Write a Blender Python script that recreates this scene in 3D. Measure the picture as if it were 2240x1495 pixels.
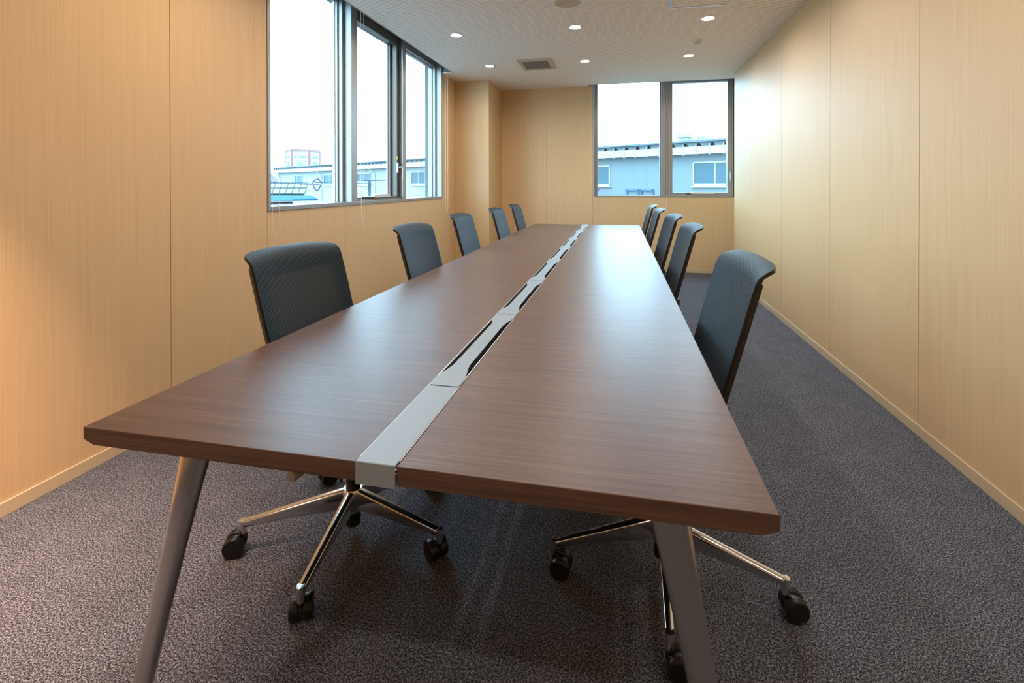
import bpy, math, random
from math import pi, sin, cos, radians
from mathutils import Vector, Matrix
random.seed(7)
for o in list(bpy.data.objects):
    bpy.data.objects.remove(o, do_unlink=True)
scene = bpy.context.scene
COL = scene.collection

# ------------------------------------------------------------------ camera
F_PX, CX, V0, YAW, PITCH, ROLL, CAM_H = 1035.72, 1145.45, 411.56, 0.2010, -0.0054, -0.0009, 1.1715
cd = bpy.data.cameras.new('camera')
cam = bpy.data.objects.new('camera', cd)
COL.objects.link(cam)
cd.sensor_width = 36.0
cd.sensor_fit = 'HORIZONTAL'
cd.lens = F_PX * 36.0 / 2240.0
cd.shift_x = -(CX - 1120.0) / 2240.0
cd.shift_y = (V0 - 747.5) / 2240.0
cd.clip_start = 0.02
cd.clip_end = 600
_c, _s = cos(YAW), sin(YAW)
_R, _D, _U = Vector((_c, _s, 0)), Vector((-_s, _c, 0)), Vector((0, 0, 1))
_D2 = _D * cos(PITCH) + _U * sin(PITCH)
_U2 = -_D * sin(PITCH) + _U * cos(PITCH)
_R3 = _R * cos(ROLL) + _U2 * sin(ROLL)
_U3 = -_R * sin(ROLL) + _U2 * cos(ROLL)
cam.matrix_world = Matrix(((_R3.x, _U3.x, -_D2.x, 0), (_R3.y, _U3.y, -_D2.y, 0),
                           (_R3.z, _U3.z, -_D2.z, CAM_H), (0, 0, 0, 1)))
scene.camera = cam

# ------------------------------------------------------------------ sky and exposure
SKY = (0.52, 0.80, 1.0)
SKY_STRENGTH = 9.5
LAMP_W = 4.9
LAMP_COL = (1.0, 0.90, 0.82)
world = bpy.data.worlds.new('overcast_sky')
scene.world = world
world.use_nodes = True
bg = world.node_tree.nodes['Background']
bg.inputs[0].default_value = (*SKY, 1)
bg.inputs[1].default_value = SKY_STRENGTH
scene.view_settings.view_transform = 'Standard'
scene.view_settings.look = 'None'
scene.view_settings.exposure = 0.38
scene.view_settings.gamma = 1.0
scene.view_settings.use_curve_mapping = False

# ------------------------------------------------------------------ materials
def mat(name, color=(.5, .5, .5), rough=.5, metal=0.0, spec=.5, emit=None, es=0, coat=0):
    m = bpy.data.materials.new(name)
    m.use_nodes = True
    b = m.node_tree.nodes['Principled BSDF']
    b.inputs['Base Color'].default_value = (*color, 1)
    b.inputs['Roughness'].default_value = rough
    b.inputs['Metallic'].default_value = metal
    b.inputs['Specular IOR Level'].default_value = spec
    b.inputs['Coat Weight'].default_value = coat
    if emit:
        b.inputs['Emission Color'].default_value = (*emit, 1)
        b.inputs['Emission Strength'].default_value = es
    return m

def NT(m):
    nt = m.node_tree
    return nt, nt.nodes, nt.links, nt.nodes['Principled BSDF']

def ramp(nodes, stops):
    r = nodes.new('ShaderNodeValToRGB')
    e = r.color_ramp.elements
    while len(e) > 1: e.remove(e[-1])
    e[0].position = stops[0][0]; e[0].color = (*stops[0][1], 1)
    for p, c in stops[1:]:
        x = e.new(p); x.color = (*c, 1)
    return r

def grain(m, scale_vec, stops, detail=6, distort=0.0, bump=0.0, rough=None, second=None):
    """wood: stretched noise in world position"""
    nt, N, L, b = NT(m)
    g = N.new('ShaderNodeNewGeometry')
    mp = N.new('ShaderNodeMapping'); mp.inputs['Scale'].default_value = scale_vec
    L.new(g.outputs['Position'], mp.inputs[0])
    n = N.new('ShaderNodeTexNoise'); n.inputs['Scale'].default_value = 1
    n.inputs['Detail'].default_value = detail; n.inputs['Roughness'].default_value = .65
    n.inputs['Distortion'].default_value = distort
    L.new(mp.outputs[0], n.inputs['Vector'])
    r = ramp(N, stops)
    out = n.outputs['Fac']
    if second:
        mp2 = N.new('ShaderNodeMapping'); mp2.inputs['Scale'].default_value = second
        L.new(g.outputs['Position'], mp2.inputs[0])
        n2 = N.new('ShaderNodeTexNoise'); n2.inputs['Scale'].default_value = 1; n2.inputs['Detail'].default_value = 3
        n2.inputs['Distortion'].default_value = distort
        L.new(mp2.outputs[0], n2.inputs['Vector'])
        mx = N.new('ShaderNodeMath'); mx.operation = 'ADD'
        L.new(n.outputs['Fac'], mx.inputs[0]); L.new(n2.outputs['Fac'], mx.inputs[1])
        hf = N.new('ShaderNodeMath'); hf.operation = 'MULTIPLY'; hf.inputs[1].default_value = .5
        L.new(mx.outputs[0], hf.inputs[0]); out = hf.outputs[0]
    L.new(out, r.inputs[0]); L.new(r.outputs[0], b.inputs['Base Color'])
    if bump:
        bp = N.new('ShaderNodeBump'); bp.inputs['Strength'].default_value = bump
        bp.inputs['Distance'].default_value = .001
        L.new(out, bp.inputs['Height']); L.new(bp.outputs[0], b.inputs['Normal'])

M = {}
M['panel'] = mat('oak_laminate', rough=.46, spec=.36)
grain(M['panel'], (95, 95, .9), [(.25, (.58, .375, .187)), (.5, (.66, .44, .230)), (.75, (.72, .495, .275))],
      second=(330, 330, 2.5))
M['walnut'] = mat('walnut_laminate', rough=.38, spec=.36)
grain(M['walnut'], (1.6, 60, 60), [(.28, (.055, .029, .020)), (.47, (.098, .055, .040)), (.60, (.128, .074, .055)), (.78, (.19, .115, .085))],
      distort=.6, second=(5, 260, 260))
M['base'] = mat('beige_vinyl', (.58, .44, .27), .45)
M['joint'] = mat('dark_joint', (.10, .06, .03), .8)
M['corner'] = mat('corner_bead', (.75, .66, .52), .35)
M['alu'] = mat('bronze_aluminium', (.335, .328, .315), .38, .5)
M['alushade'] = mat('shaded_bronze_sash', (.15, .14, .125), .4, .3)  # frame aluminium again, shade of the deep sash put into its colour
M['aludark'] = mat('dark_gasket', (.035, .04, .045), .5)
M['silver'] = mat('anodised_aluminium', (.68, .68, .67), .38, .75)
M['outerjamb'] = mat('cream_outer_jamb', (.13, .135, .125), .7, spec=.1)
M['handle'] = mat('grey_handle_metal', (.42, .43, .44), .35, .4)
M['slotgrey'] = mat('grey_slot_lining', (.10, .115, .125), .45, .3)
M['plate'] = mat('brushed_cover_plate', (.24, .295, .345), .46, .0, spec=.4)
M['chrome'] = mat('polished_chrome', (.70, .69, .67), .13, 1.0)
M['legmetal'] = mat('polished_leg_metal', (.60, .57, .54), .16, 1.0)
M['black'] = mat('black_plastic', (.009, .009, .010), .32, spec=.4)
M['blackm'] = mat('black_plastic_matt', (.022, .020, .019), .42)
M['railm'] = mat('grey_brown_plastic', (.020, .0185, .017), .40, spec=.45)
M['seat'] = mat('black_seat_fabric', (.018, .020, .024), .85)
M['white'] = mat('white_plastic', (.74, .70, .64), .4)
M['beigeplastic'] = mat('ivory_plastic', (.52, .44, .33), .45)
M['grille'] = mat('vent_grille', (.30, .26, .215), .7)
M['lens'] = mat('lamp_lens', (1, 1, 1), .4, emit=(1, .97, .92), es=14)
M['bead'] = mat('chain_bead', (.82, .80, .78), .25)
M['greyplastic'] = mat('grey_plastic', (.33, .31, .30), .4)
M['yellow'] = mat('yellow_sticker', (.75, .62, .03), .5)
M['pocket'] = mat('pocket_liner', (.16, .17, .17), .5)

# carpet
M['carpet'] = mat('loop_carpet', rough=.95, spec=.1)
nt, N, L, b = NT(M['carpet'])
g = N.new('ShaderNodeNewGeometry')
n1 = N.new('ShaderNodeTexNoise'); n1.inputs['Scale'].default_value = 190; n1.inputs['Detail'].default_value = 3; n1.inputs['Roughness'].default_value = .7
n2 = N.new('ShaderNodeTexNoise'); n2.inputs['Scale'].default_value = 420; n2.inputs['Detail'].default_value = 2
n3 = N.new('ShaderNodeTexNoise'); n3.inputs['Scale'].default_value = 9; n3.inputs['Detail'].default_value = 3
for n in (n1, n2, n3): L.new(g.outputs['Position'], n.inputs['Vector'])
ad = N.new('ShaderNodeMath'); ad.operation = 'MULTIPLY_ADD'; ad.inputs[1].default_value = .52
L.new(n1.outputs['Fac'], ad.inputs[0]); 
m2 = N.new('ShaderNodeMath'); m2.operation = 'MULTIPLY_ADD'; m2.inputs[1].default_value = .45
L.new(n2.outputs['Fac'], m2.inputs[0])
m3 = N.new('ShaderNodeMath'); m3.operation = 'MULTIPLY'; m3.inputs[1].default_value = .03
L.new(n3.outputs['Fac'], m3.inputs[0]); L.new(m3.outputs[0], m2.inputs[2]); L.new(m2.outputs[0], ad.inputs[2])
r = ramp(N, [(.41, (.006, .006, .007)), (.5, (.061, .064, .078)), (.59, (.30, .305, .355))])
L.new(ad.outputs[0], r.inputs[0]); L.new(r.outputs[0], b.inputs['Base Color'])
bp = N.new('ShaderNodeBump'); bp.inputs['Strength'].default_value = .35; bp.inputs['Distance'].default_value = .003
L.new(ad.outputs[0], bp.inputs['Height']); L.new(bp.outputs[0], b.inputs['Normal'])

# ceiling relief tile
M['ceiling'] = mat('relief_ceiling_tile', (.66, .62, .57), .85, spec=.2)
nt, N, L, b = NT(M['ceiling'])
g = N.new('ShaderNodeNewGeometry')
mp = N.new('ShaderNodeMapping'); mp.inputs['Rotation'].default_value = (0, 0, pi / 2)
L.new(g.outputs['Position'], mp.inputs[0])
sx = N.new('ShaderNodeSeparateXYZ'); L.new(g.outputs['Position'], sx.inputs[0])
def mth(op, a, b=None, c=None):
    n = N.new('ShaderNodeMath'); n.operation = op
    for i, v in enumerate((a, b, c)):
        if v is None: continue
        if isinstance(v, (int, float)): n.inputs[i].default_value = v
        else: L.new(v, n.inputs[i])
    return n.outputs[0]
nz = N.new('ShaderNodeTexNoise'); nz.inputs['Scale'].default_value = 45; nz.inputs['Detail'].default_value = 3
L.new(g.outputs['Position'], nz.inputs['Vector'])
col_ = mth('DIVIDE', sx.outputs['X'], .0415)
par = mth('MULTIPLY', mth('PINGPONG', mth('FLOOR', col_), 1.0), .5)
row_ = mth('ADD', mth('ADD', mth('DIVIDE', sx.outputs['Y'], .049), par), mth('MULTIPLY', nz.outputs['Fac'], .25))
fy = mth('FRACT', row_); fx = mth('FRACT', col_)
gy = mth('LESS_THAN', fy, .20); gx = mth('LESS_THAN', fx, .10)
dark = mth('MAXIMUM', gy, mth('MULTIPLY', gx, .35))
rr = ramp(N, [(0, (.92, .835, .76)), (1, (.66, .59, .525))])
L.new(dark, rr.inputs[0]); L.new(rr.outputs[0], b.inputs['Base Color'])
hgt = mth('MULTIPLY_ADD', dark, -1.0, mth('MULTIPLY', nz.outputs['Fac'], .8))
bp = N.new('ShaderNodeBump'); bp.inputs['Strength'].default_value = .6; bp.inputs['Distance'].default_value = .003
L.new(hgt, bp.inputs['Height']); L.new(bp.outputs[0], b.inputs['Normal'])

# glass
def glassmat(name, tint=(.93, .985, 1.0), refl=.07):
    m = bpy.data.materials.new(name); m.use_nodes = True
    nt = m.node_tree; N = nt.nodes; L = nt.links
    N.remove(N['Principled BSDF'])
    t = N.new('ShaderNodeBsdfTransparent'); t.inputs[0].default_value = (*tint, 1)
    gl = N.new('ShaderNodeBsdfGlossy'); gl.inputs['Roughness'].default_value = .0
    lw = N.new('ShaderNodeLayerWeight')
    pw = N.new('ShaderNodeMath'); pw.operation = 'POWER'; pw.inputs[1].default_value = 5
    L.new(lw.outputs['Facing'], pw.inputs[0])
    fr = N.new('ShaderNodeMath'); fr.operation = 'MULTIPLY_ADD'; fr.inputs[1].default_value = .90; fr.inputs[2].default_value = .03
    L.new(pw.outputs[0], fr.inputs[0])
    mx = N.new('ShaderNodeMixShader')
    L.new(fr.outputs[0], mx.inputs[0]); L.new(t.outputs[0], mx.inputs[1]); L.new(gl.outputs[0], mx.inputs[2])
    L.new(mx.outputs[0], N['Material Output'].inputs[0])
    return m
M['glass'] = glassmat('window_glass')

# mesh fabric with fine horizontal ribs, slightly see-through
def meshfabric():
    m = mat('ribbed_mesh_fabric', (.05, .06, .07), .5, spec=.2)
    nt, N, L, b = NT(m)
    uv = N.new('ShaderNodeUVMap')
    sx = N.new('ShaderNodeSeparateXYZ'); L.new(uv.outputs[0], sx.inputs[0])
    def wave(sock, freq):
        mu = N.new('ShaderNodeMath'); mu.operation = 'MULTIPLY'; mu.inputs[1].default_value = freq; L.new(sock, mu.inputs[0])
        si = N.new('ShaderNodeMath'); si.operation = 'SINE'; L.new(mu.outputs[0], si.inputs[0])
        ma = N.new('ShaderNodeMath'); ma.operation = 'MULTIPLY_ADD'; ma.inputs[1].default_value = .5; ma.inputs[2].default_value = .5
        L.new(si.outputs[0], ma.inputs[0]); return ma.outputs[0]
    wv = wave(sx.outputs['Y'], 2 * pi / .0047)
    r = ramp(N, [(.2, (.004, .0065, .0095)), (.75, (.018, .031, .044))])
    L.new(wv, r.inputs[0]); L.new(r.outputs[0], b.inputs['Base Color'])
    bp = N.new('ShaderNodeBump'); bp.inputs['Strength'].default_value = .4; bp.inputs['Distance'].default_value = .0012
    L.new(wv, bp.inputs['Height']); L.new(bp.outputs[0], b.inputs['Normal'])
    tr = N.new('ShaderNodeBsdfTransparent')
    mx = N.new('ShaderNodeMixShader'); mx.inputs[0].default_value = .032
    L.new(b.outputs[0], mx.inputs[1]); L.new(tr.outputs[0], mx.inputs[2])
    L.new(mx.outputs[0], N['Material Output'].inputs[0])
    return m
M['mesh'] = meshfabric()

# outdoors
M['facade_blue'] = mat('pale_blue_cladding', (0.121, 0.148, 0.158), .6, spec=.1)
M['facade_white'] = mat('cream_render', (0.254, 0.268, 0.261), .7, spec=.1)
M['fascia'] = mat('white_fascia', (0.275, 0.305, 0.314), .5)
M['roofmetal'] = mat('blue_roof_metal', (0.064, 0.090, 0.111), .4, .3)
M['hole'] = mat('dark_rib_end', (.012, .010, .012), .9, spec=.05)
M['winframe'] = mat('white_window_frame', (0.264, 0.273, 0.273), .4)
M['winglass'] = mat('teal_window_glass', (.035, .075, .095), .45, spec=.25)
M['redband'] = mat('faded_red_paint', (0.211, 0.101, 0.090), .6, spec=.1)
M['tankwhite'] = mat('tank_white_panel', (0.277, 0.284, 0.281), .6, spec=.1)
M['ink'] = mat('pale_blue_lettering', (0.101, 0.145, 0.174), .6)
M['inkgreen'] = mat('pale_green_motif', (0.120, 0.185, 0.163), .6)
M['tarp'] = mat('blue_tarpaulin', (0.019, 0.073, 0.146), .9, spec=.05)
M['tileroof'] = mat('grey_green_roof_sheet', (0.069, 0.082, 0.075), .5, spec=.1)
M['tileline'] = mat('dark_roof_batten', (.018, .024, .026), .8, spec=.05)
M['wire'] = mat('dark_cable', (.02, .035, .07), .6, spec=.1)
M['pinkroof'] = mat('faded_pink_roof', (0.163, 0.132, 0.145), .7)
M['blueframe'] = mat('blue_sign_frame', (0.027, 0.069, 0.138), .5)
M['asphalt'] = mat('pale_yard_concrete', (0.120, 0.121, 0.121), .85, spec=.1)
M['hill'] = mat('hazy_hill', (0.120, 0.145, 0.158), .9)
M['steelpost'] = mat('weathered_steel_post', (.035, .05, .06), .8, spec=.05)

# ------------------------------------------------------------------ mesh builder
class MB:
    def __init__(s): s.v = []; s.f = []; s.m = []; s.uv = {}
    def quad(s, a, b, c, d, mi=0):
        i = len(s.v); s.v += [a, b, c, d]; s.f.append((i, i + 1, i + 2, i + 3)); s.m.append(mi)
    def box(s, x0, x1, y0, y1, z0, z1, mi=0):
        if x0 > x1: x0, x1 = x1, x0
        if y0 > y1: y0, y1 = y1, y0
        if z0 > z1: z0, z1 = z1, z0
        i = len(s.v)
        s.v += [(x, y, z) for z in (z0, z1) for y in (y0, y1) for x in (x0, x1)]
        for q in ((0, 2, 3, 1), (4, 5, 7, 6), (0, 1, 5, 4), (2, 6, 7, 3), (0, 4, 6, 2), (1, 3, 7, 5)):
            s.f.append(tuple(i + k for k in q)); s.m.append(mi)
        return s
    def prism(s, pts, fn0, fn1, mi=0):
        """pts: 2D outline; fn0/fn1 map (a,b) to 3D for the two caps"""
        n = len(pts); i = len(s.v)
        s.v += [fn0(*p) for p in pts] + [fn1(*p) for p in pts]
        s.f.append(tuple(i + k for k in range(n))[::-1]); s.m.append(mi)
        s.f.append(tuple(i + n + k for k in range(n))); s.m.append(mi)
        for k in range(n):
            k2 = (k + 1) % n
            s.f.append((i + k, i + k2, i + n + k2, i + n + k)); s.m.append(mi)
        return s
    def loft(s, rings, closed=True, caps=True, mi=0):
        i = len(s.v); n = len(rings[0])
        for r in rings: s.v += [tuple(p) for p in r]
        for a in range(len(rings) - 1):
            for k in range(n if closed else n - 1):
                k2 = (k + 1) % n
                s.f.append((i + a * n + k, i + a * n + k2, i + (a + 1) * n + k2, i + (a + 1) * n + k)); s.m.append(mi)
        if caps:
            s.f.append(tuple(i + k for k in range(n))[::-1]); s.m.append(mi)
            j = i + (len(rings) - 1) * n
            s.f.append(tuple(j + k for k in range(n))); s.m.append(mi)
        return s
    def lathe(s, prof, seg=24, center=(0, 0, 0), axis='z', mi=0):
        rings = []
        for r, h in prof:
            ring = []
            for k in range(seg):
                a = 2 * pi * k / seg
                x, y = max(r, 1e-5) * cos(a), max(r, 1e-5) * sin(a)
                p = (x, y, h) if axis == 'z' else ((x, h, -y) if axis == 'y' else (h, x, y))
                ring.append((p[0] + center[0], p[1] + center[1], p[2] + center[2]))
            rings.append(ring)
        return s.loft(rings, mi=mi)
    def tube(s, path, r, seg=10, mi=0, rs=None):
        P = [Vector(p) for p in path]; rings = []
        up = Vector((0, 0, 1))
        for k, p in enumerate(P):
            d = (P[min(k + 1, len(P) - 1)] - P[max(k - 1, 0)]).normalized()
            u = d.cross(up)
            if u.length < .05: u = d.cross(Vector((0, 1, 0)))
            u.normalize(); w = u.cross(d)
            rr = rs[k] if rs else r
            rings.append([p + (u * cos(2 * pi * j / seg) + w * sin(2 * pi * j / seg)) * rr for j in range(seg)])
        return s.loft(rings, mi=mi)
    def sphere(s, c, r, seg=8, mi=0):
        prof = [(r * sin(pi * k / (seg // 2 + 1)), -r * cos(pi * k / (seg // 2 + 1))) for k in range(seg // 2 + 2)]
        prof[0] = (r * .02, -r); prof[-1] = (r * .02, r)
        return s.lathe(prof, seg, c, mi=mi)
    def build(s, name, mats, parent=None, smooth=False, bevel=0, seg=2, loc=None, rotz=None, mw=None, autosm=35):
        me = bpy.data.meshes.new(name)
        me.from_pydata([tuple(v) for v in s.v], [], s.f)
        if not isinstance(mats, (list, tuple)): mats = [mats]
        for m in mats: me.materials.append(m)
        for p, mi in zip(me.polygons, s.m): p.material_index = mi
        me.update()
        import bmesh
        bm = bmesh.new(); bm.from_mesh(me)
        bmesh.ops.recalc_face_normals(bm, faces=bm.faces)
        bm.to_mesh(me); bm.free()
        o = bpy.data.objects.new(name, me); COL.objects.link(o)
        if parent: o.parent = parent
        if loc: o.location = loc
        if rotz is not None: o.rotation_euler = (0, 0, rotz)
        if mw is not None: o.matrix_world = mw
        if smooth:
            for p in me.polygons: p.use_smooth = True
            me.set_sharp_from_angle(angle=radians(autosm))
        if bevel:
            md = o.modifiers.new('bevel', 'BEVEL'); md.width = bevel; md.segments = seg; md.limit_method = 'ANGLE'; md.angle_limit = radians(40)
            if smooth or seg > 1:
                for p in me.polygons: p.use_smooth = True
                me.set_sharp_from_angle(angle=radians(autosm))
                md.harden_normals = False
        return o

def tag(o, label=None, cat=None, group=None, kind=None):
    if label: o['label'] = label
    if cat: o['category'] = cat
    if group: o['group'] = group
    if kind: o['kind'] = kind
    return o
def empty(name, loc=(0, 0, 0), rotz=0, label=None, cat=None, group=None, kind=None):
    o = bpy.data.objects.new(name, None); COL.objects.link(o)
    o.empty_display_size = .05
    o.location = loc; o.rotation_euler = (0, 0, rotz)
    return tag(o, label, cat, group, kind)
def children(o): return [c for c in bpy.data.objects if c.parent == o]
def copy_tree(o, parent=None):
    c = o.copy(); COL.objects.link(c); c.parent = parent
    for ch in children(o): copy_tree(ch, c)
    return c

# ------------------------------------------------------------------ room shell
XL, XR, YF, YB, ZC = -2.1425, 1.3677, 6.6554, -1.30, 2.546
XO = 1.475                    # outer side of the room behind the end of the right wall
YRE = 6.19                    # where the right wall ends
WY0, WY1 = 2.558, 5.490       # left window
FX0, FX1 = -0.371, 1.456      # far window
WZ0, WZ1 = 1.012, 2.75
COLX, COLY = -1.683, 5.968    # boxed column
GAP = .0016

def panels_x(mb, X, out, edges, z0, z1):
    """flat panels on a plane of constant X; out = direction away from the room"""
    for a, b in zip(edges[:-1], edges[1:]):
        mb.box(X, X + out * .012, a + GAP, b - GAP, z0, z1)
    mb.box(X + out * .006, X + out * .03, edges[0], edges[-1], z0, z1, 1)
def panels_y(mb, Y, out, edges, z0, z1):
    for a, b in zip(edges[:-1], edges[1:]):
        mb.box(a + GAP, b - GAP, Y, Y + out * .012, z0, z1)
    mb.box(edges[0], edges[-1], Y + out * .006, Y + out * .03, z0, z1, 1)
PW = [M['panel'], M['joint']]
TOP = 2.76
w = MB()
panels_x(w, XL, -1, [YB, -.01, .95, 1.913, WY0], 0, TOP)
panels_x(w, XL, -1, [WY0, 3.408, WY1], 0, WZ0)
panels_x(w, XL, -1, [WY1, COLY + .01], 0, TOP)
w.box(XL - .03, XL - .205, YB, WY0, 0, TOP, 1); w.box(XL - .03, XL - .205, WY1, YF + .3, 0, TOP, 1)
w.box(XL - .03, XL - .205, WY0, WY1, 0, WZ0 - .01, 1)
tag(w.build('wall_left', PW), kind='structure')
w = MB()
panels_y(w, COLY, 1, [XL, COLX - .0015], 0, TOP)
panels_x(w, COLX, -1, [COLY + .0015, YF], 0, TOP)
w.box(XL, COLX - .03, COLY + .03, YF, 0, TOP, 1)
cw = w.build('wall_column', PW); tag(cw, kind='structure')
t = MB(); t.box(COLX - .004, COLX + .0015, COLY - .0015, COLY + .004, 0, ZC)
tag(t.build('trim_1', M['corner']), kind='structure')
w = MB()
panels_y(w, YF, 1, [COLX, -1.021, FX0], 0, TOP)
panels_y(w, YF, 1, [FX0, XO], 0, WZ0)
w.box(XL, FX0, YF + .0125, YF + .3, 0, TOP, 1); w.box(FX0, XO + .2, YF + .0125, YF + .3, 0, WZ0 - .01, 1)
w.box(FX1, XO + .2, YF + .01, YF + .3, WZ0 - .01, TOP, 1)
tag(w.build('wall_far', PW), kind='structure')
w = MB()
panels_x(w, XR, 1, [YB, -.35, .61, 1.57, 2.535, 3.493, 4.459, 5.40, YRE], 0, TOP)
w.box(XR + .03, XO + .2, YB, YRE, 0, TOP, 1)
w.box(XR + .0005, XO + .2, YRE, YRE + .001, 0, TOP)
w.box(XO, XO + .2, YRE, YF + .3, 0, TOP)
tag(w.build('wall_right', PW), kind='structure')
w = MB(); panels_y(w, YB, -1, [XL, -1.2, -.24, .72, XO], 0, TOP)
w.box(XL - .32, XO + .2, YB - .03, YB - .1, -.02, TOP, 1)
tag(w.build('wall_near', PW), kind='structure')
f = MB(); f.box(XL - .3, XO + .2, YB - .1, YF + .3, -.05, 0)
tag(f.build('floor', M['carpet']), kind='structure')

c = MB()
PX = -2.0     # blind pocket edge along the left window
PY = 6.515    # blind pocket edge along the far window
PY0 = 2.42
c.box(PX, XO, YB, PY, ZC, ZC + .015)
c.box(XL, PX, YB, PY0, ZC, ZC + .015); c.box(XL, PX, WY1, PY, ZC, ZC + .015)
c.box(XL, -.43, PY, YF, ZC, ZC + .015)
tag(c.build('ceiling', M['ceiling']), kind='structure')
c = MB()
c.box(XL - .32, XO + .2, YB - .1, YF + .3, TOP - .004, TOP + .1)
c.box(PX, PX + .004, PY0, WY1, ZC + .012, TOP); c.box(XL, PX, PY0 - .004, PY0, ZC + .012, TOP); c.box(XL, PX, WY1, WY1 + .004, ZC + .012, TOP)
c.box(-.43, XO, PY - .004, PY, ZC + .012, TOP); c.box(-.434, -.43, PY, YF, ZC + .012, TOP)
tag(c.build('trim_2', M['pocket']), kind='structure')
# edge beads of the two blind pockets
c = MB()
c.box(PX - .004, PX, PY0, WY1, ZC - .003, ZC + .02); c.box(-.43, XO, PY, PY + .004, ZC - .003, ZC + .02)
tag(c.build('trim_3', M['alu']), kind='structure')

BH, BT = .0516, .007
def bb(name, boxes):
    m = MB()
    for q in boxes: m.box(*q, 0, BH)
    o = m.build(name, M['base'], bevel=.002, seg=2); tag(o, kind='structure')
bb('baseboard_left', [(XL, XL + BT, YB, COLY)])
bb('baseboard_column', [(XL + BT, COLX + BT, COLY - BT, COLY), (COLX, COLX + BT, COLY, YF)])
bb('baseboard_far', [(COLX + BT, XO, YF - BT, YF)])
bb('baseboard_right', [(XR - BT, XR, YB, YRE)])
bb('baseboard_near', [(XL + BT, XR - BT, YB, YB + BT)])

# ------------------------------------------------------------------ windows
def frame_rect(mb, P, u0, u1, z0, z1, wl, wr, wb, wt, d0, d1, mi=0):
    """rectangular frame; P(u, d, z) maps along / depth / height"""
    def bx(a, b, c_, d_):
        p = P(a, d0, c_); q = P(b, d1, d_)
        mb.box(p[0], q[0], p[1], q[1], p[2], q[2], mi)
    bx(u0, u0 + wl, z0, z1); bx(u1 - wr, u1, z0, z1)
    bx(u0 + wl, u1 - wr, z0, z0 + wb); bx(u0 + wl, u1 - wr, z1 - wt, z1)

PL = lambda u, d, z: (XL - d, u, z)
win1 = empty('window_1', (XL, (WY0 + WY1) / 2, WZ0), kind='structure')
def inw(o, root):
    mw = o.matrix_world.copy(); o.parent = root
    o.matrix_parent_inverse = Matrix.Translation(-Vector(root.location)); return o
m = MB()
frame_rect(m, PL, WY0, WY1, WZ0, WZ1, .024, .024, .028, .03, -.008, .155)
m.box(XL + .0005, XL - .155, 3.500, 3.585, WZ0 + .02, WZ1 - .02)       # mullions
m.box(XL + .0005, XL - .155, 4.432, 4.500, WZ0 + .02, WZ1 - .02)
inw(m.build('window_frame', M['alu'], bevel=.002, seg=1), win1)
m = MB()   # outer sill slope, bright
m.box(XL - .15, XL - .205, WY0, WY1, WZ0 - .01, WZ0 + .012)
inw(m.build('window_sill', M['silver']), win1)
m = MB()
m.box(XL - .155, XL - .205, WY1 - .03, WY1, WZ0, WZ1); m.box(XL - .155, XL - .205, WY0, WY0 + .01, WZ0, WZ1)
m.box(XL - .155, XL - .205, WY0, WY1, 2.69, WZ1)
inw(m.build('outer_jamb', M['outerjamb']), win1)
m = MB()
for (a, b_, zt) in ((WY0 + .024, 3.500, 2.72), (4.500, WY1 - .024, 2.66)):
    if zt < 2.7: m.box(XL - .065, XL - .15, a, b_, zt - .001, 2.72)
    frame_rect(m, PL, a, b_, 1.034, zt, .028, .028, .006, .045, .065, .140)
    frame_rect(m, PL, a + .022, b_ - .022, 1.034, zt - .02, .020, .020, .008, .035, .100, .150)
inw(m.build('fixed_frame', M['alu'], bevel=.0015, seg=1), win1)
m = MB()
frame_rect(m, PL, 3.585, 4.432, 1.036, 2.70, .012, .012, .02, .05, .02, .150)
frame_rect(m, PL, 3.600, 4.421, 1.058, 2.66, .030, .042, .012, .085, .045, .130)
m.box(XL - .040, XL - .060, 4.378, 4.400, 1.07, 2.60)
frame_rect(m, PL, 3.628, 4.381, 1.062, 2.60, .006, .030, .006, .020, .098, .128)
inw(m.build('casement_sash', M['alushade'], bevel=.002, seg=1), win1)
m = MB(); m.box(XL - .030, XL - .044, 4.4215, 4.4315, 1.05, 2.69)
inw(m.build('sash_gasket', M['aludark']), win1)
for (a, b_, z1) in ((WY0 + .045, 3.475, 2.68), (3.625, 4.38, 2.585), (4.522, WY1 - .045, 2.66)):
    g_ = MB(); g_.box(XL - .136, XL - .142, a, b_, 1.03, z1)
    inw(g_.build('glass_pane', M['glass']), win1)
# aluminium beads round the glass, seen bright against the sky
m = MB()
for (a, b_, z0, z1) in ((WY0 + .044, 3.462, 1.036, 2.68), (3.632, 4.352, 1.068, 2.58), (4.542, WY1 - .044, 1.036, 2.61)):
    frame_rect(m, PL, a, b_, z0, z1, .007, .010, .004, .008, .122, .134)
inw(m.build('glazing_bead', M['silver']), win1)
h = MB()
h.box(XL - .030, XL - .045, 4.376, 4.400, 1.30, 1.40)
h.tube([(XL - .02, 4.388, 1.355), (XL + .016, 4.388, 1.358), (XL + .020, 4.39, 1.345), (XL + .020, 4.392, 1.24)], .008, 8)
inw(h.build('window_handle', M['handle'], smooth=True), win1)
h = MB(); h.box(XL - .038, XL - .0455, 4.378, 4.392, 1.43, 1.465)
inw(h.build('sticker', M['yellow']), win1)
h = MB(); h.box(XL - .03, XL - .06, 3.93, 4.22, 1.060, 1.094)
inw(h.build('window_operator', M['silver'], bevel=.004), win1)
h = MB(); h.box(XL - .035, XL - .055, 3.74, 3.95, 1.060, 1.074); h.box(XL - .02, XL - .03, 4.44, 4.452, 1.05, 1.12)
inw(h.build('operator_arm', M['aludark'], bevel=.002), win1)
m = MB()
for z in (1.25, 1.55, 1.85, 2.15):
    for y in (3.4995, ):
        m.lathe([(.0001, -.002), (.004, -.002), (.004, .0005), (.0001, .0005)], 8, (XL - .055, y, z), 'y')
inw(m.build('screw_hole', M['aludark']), win1)

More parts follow.
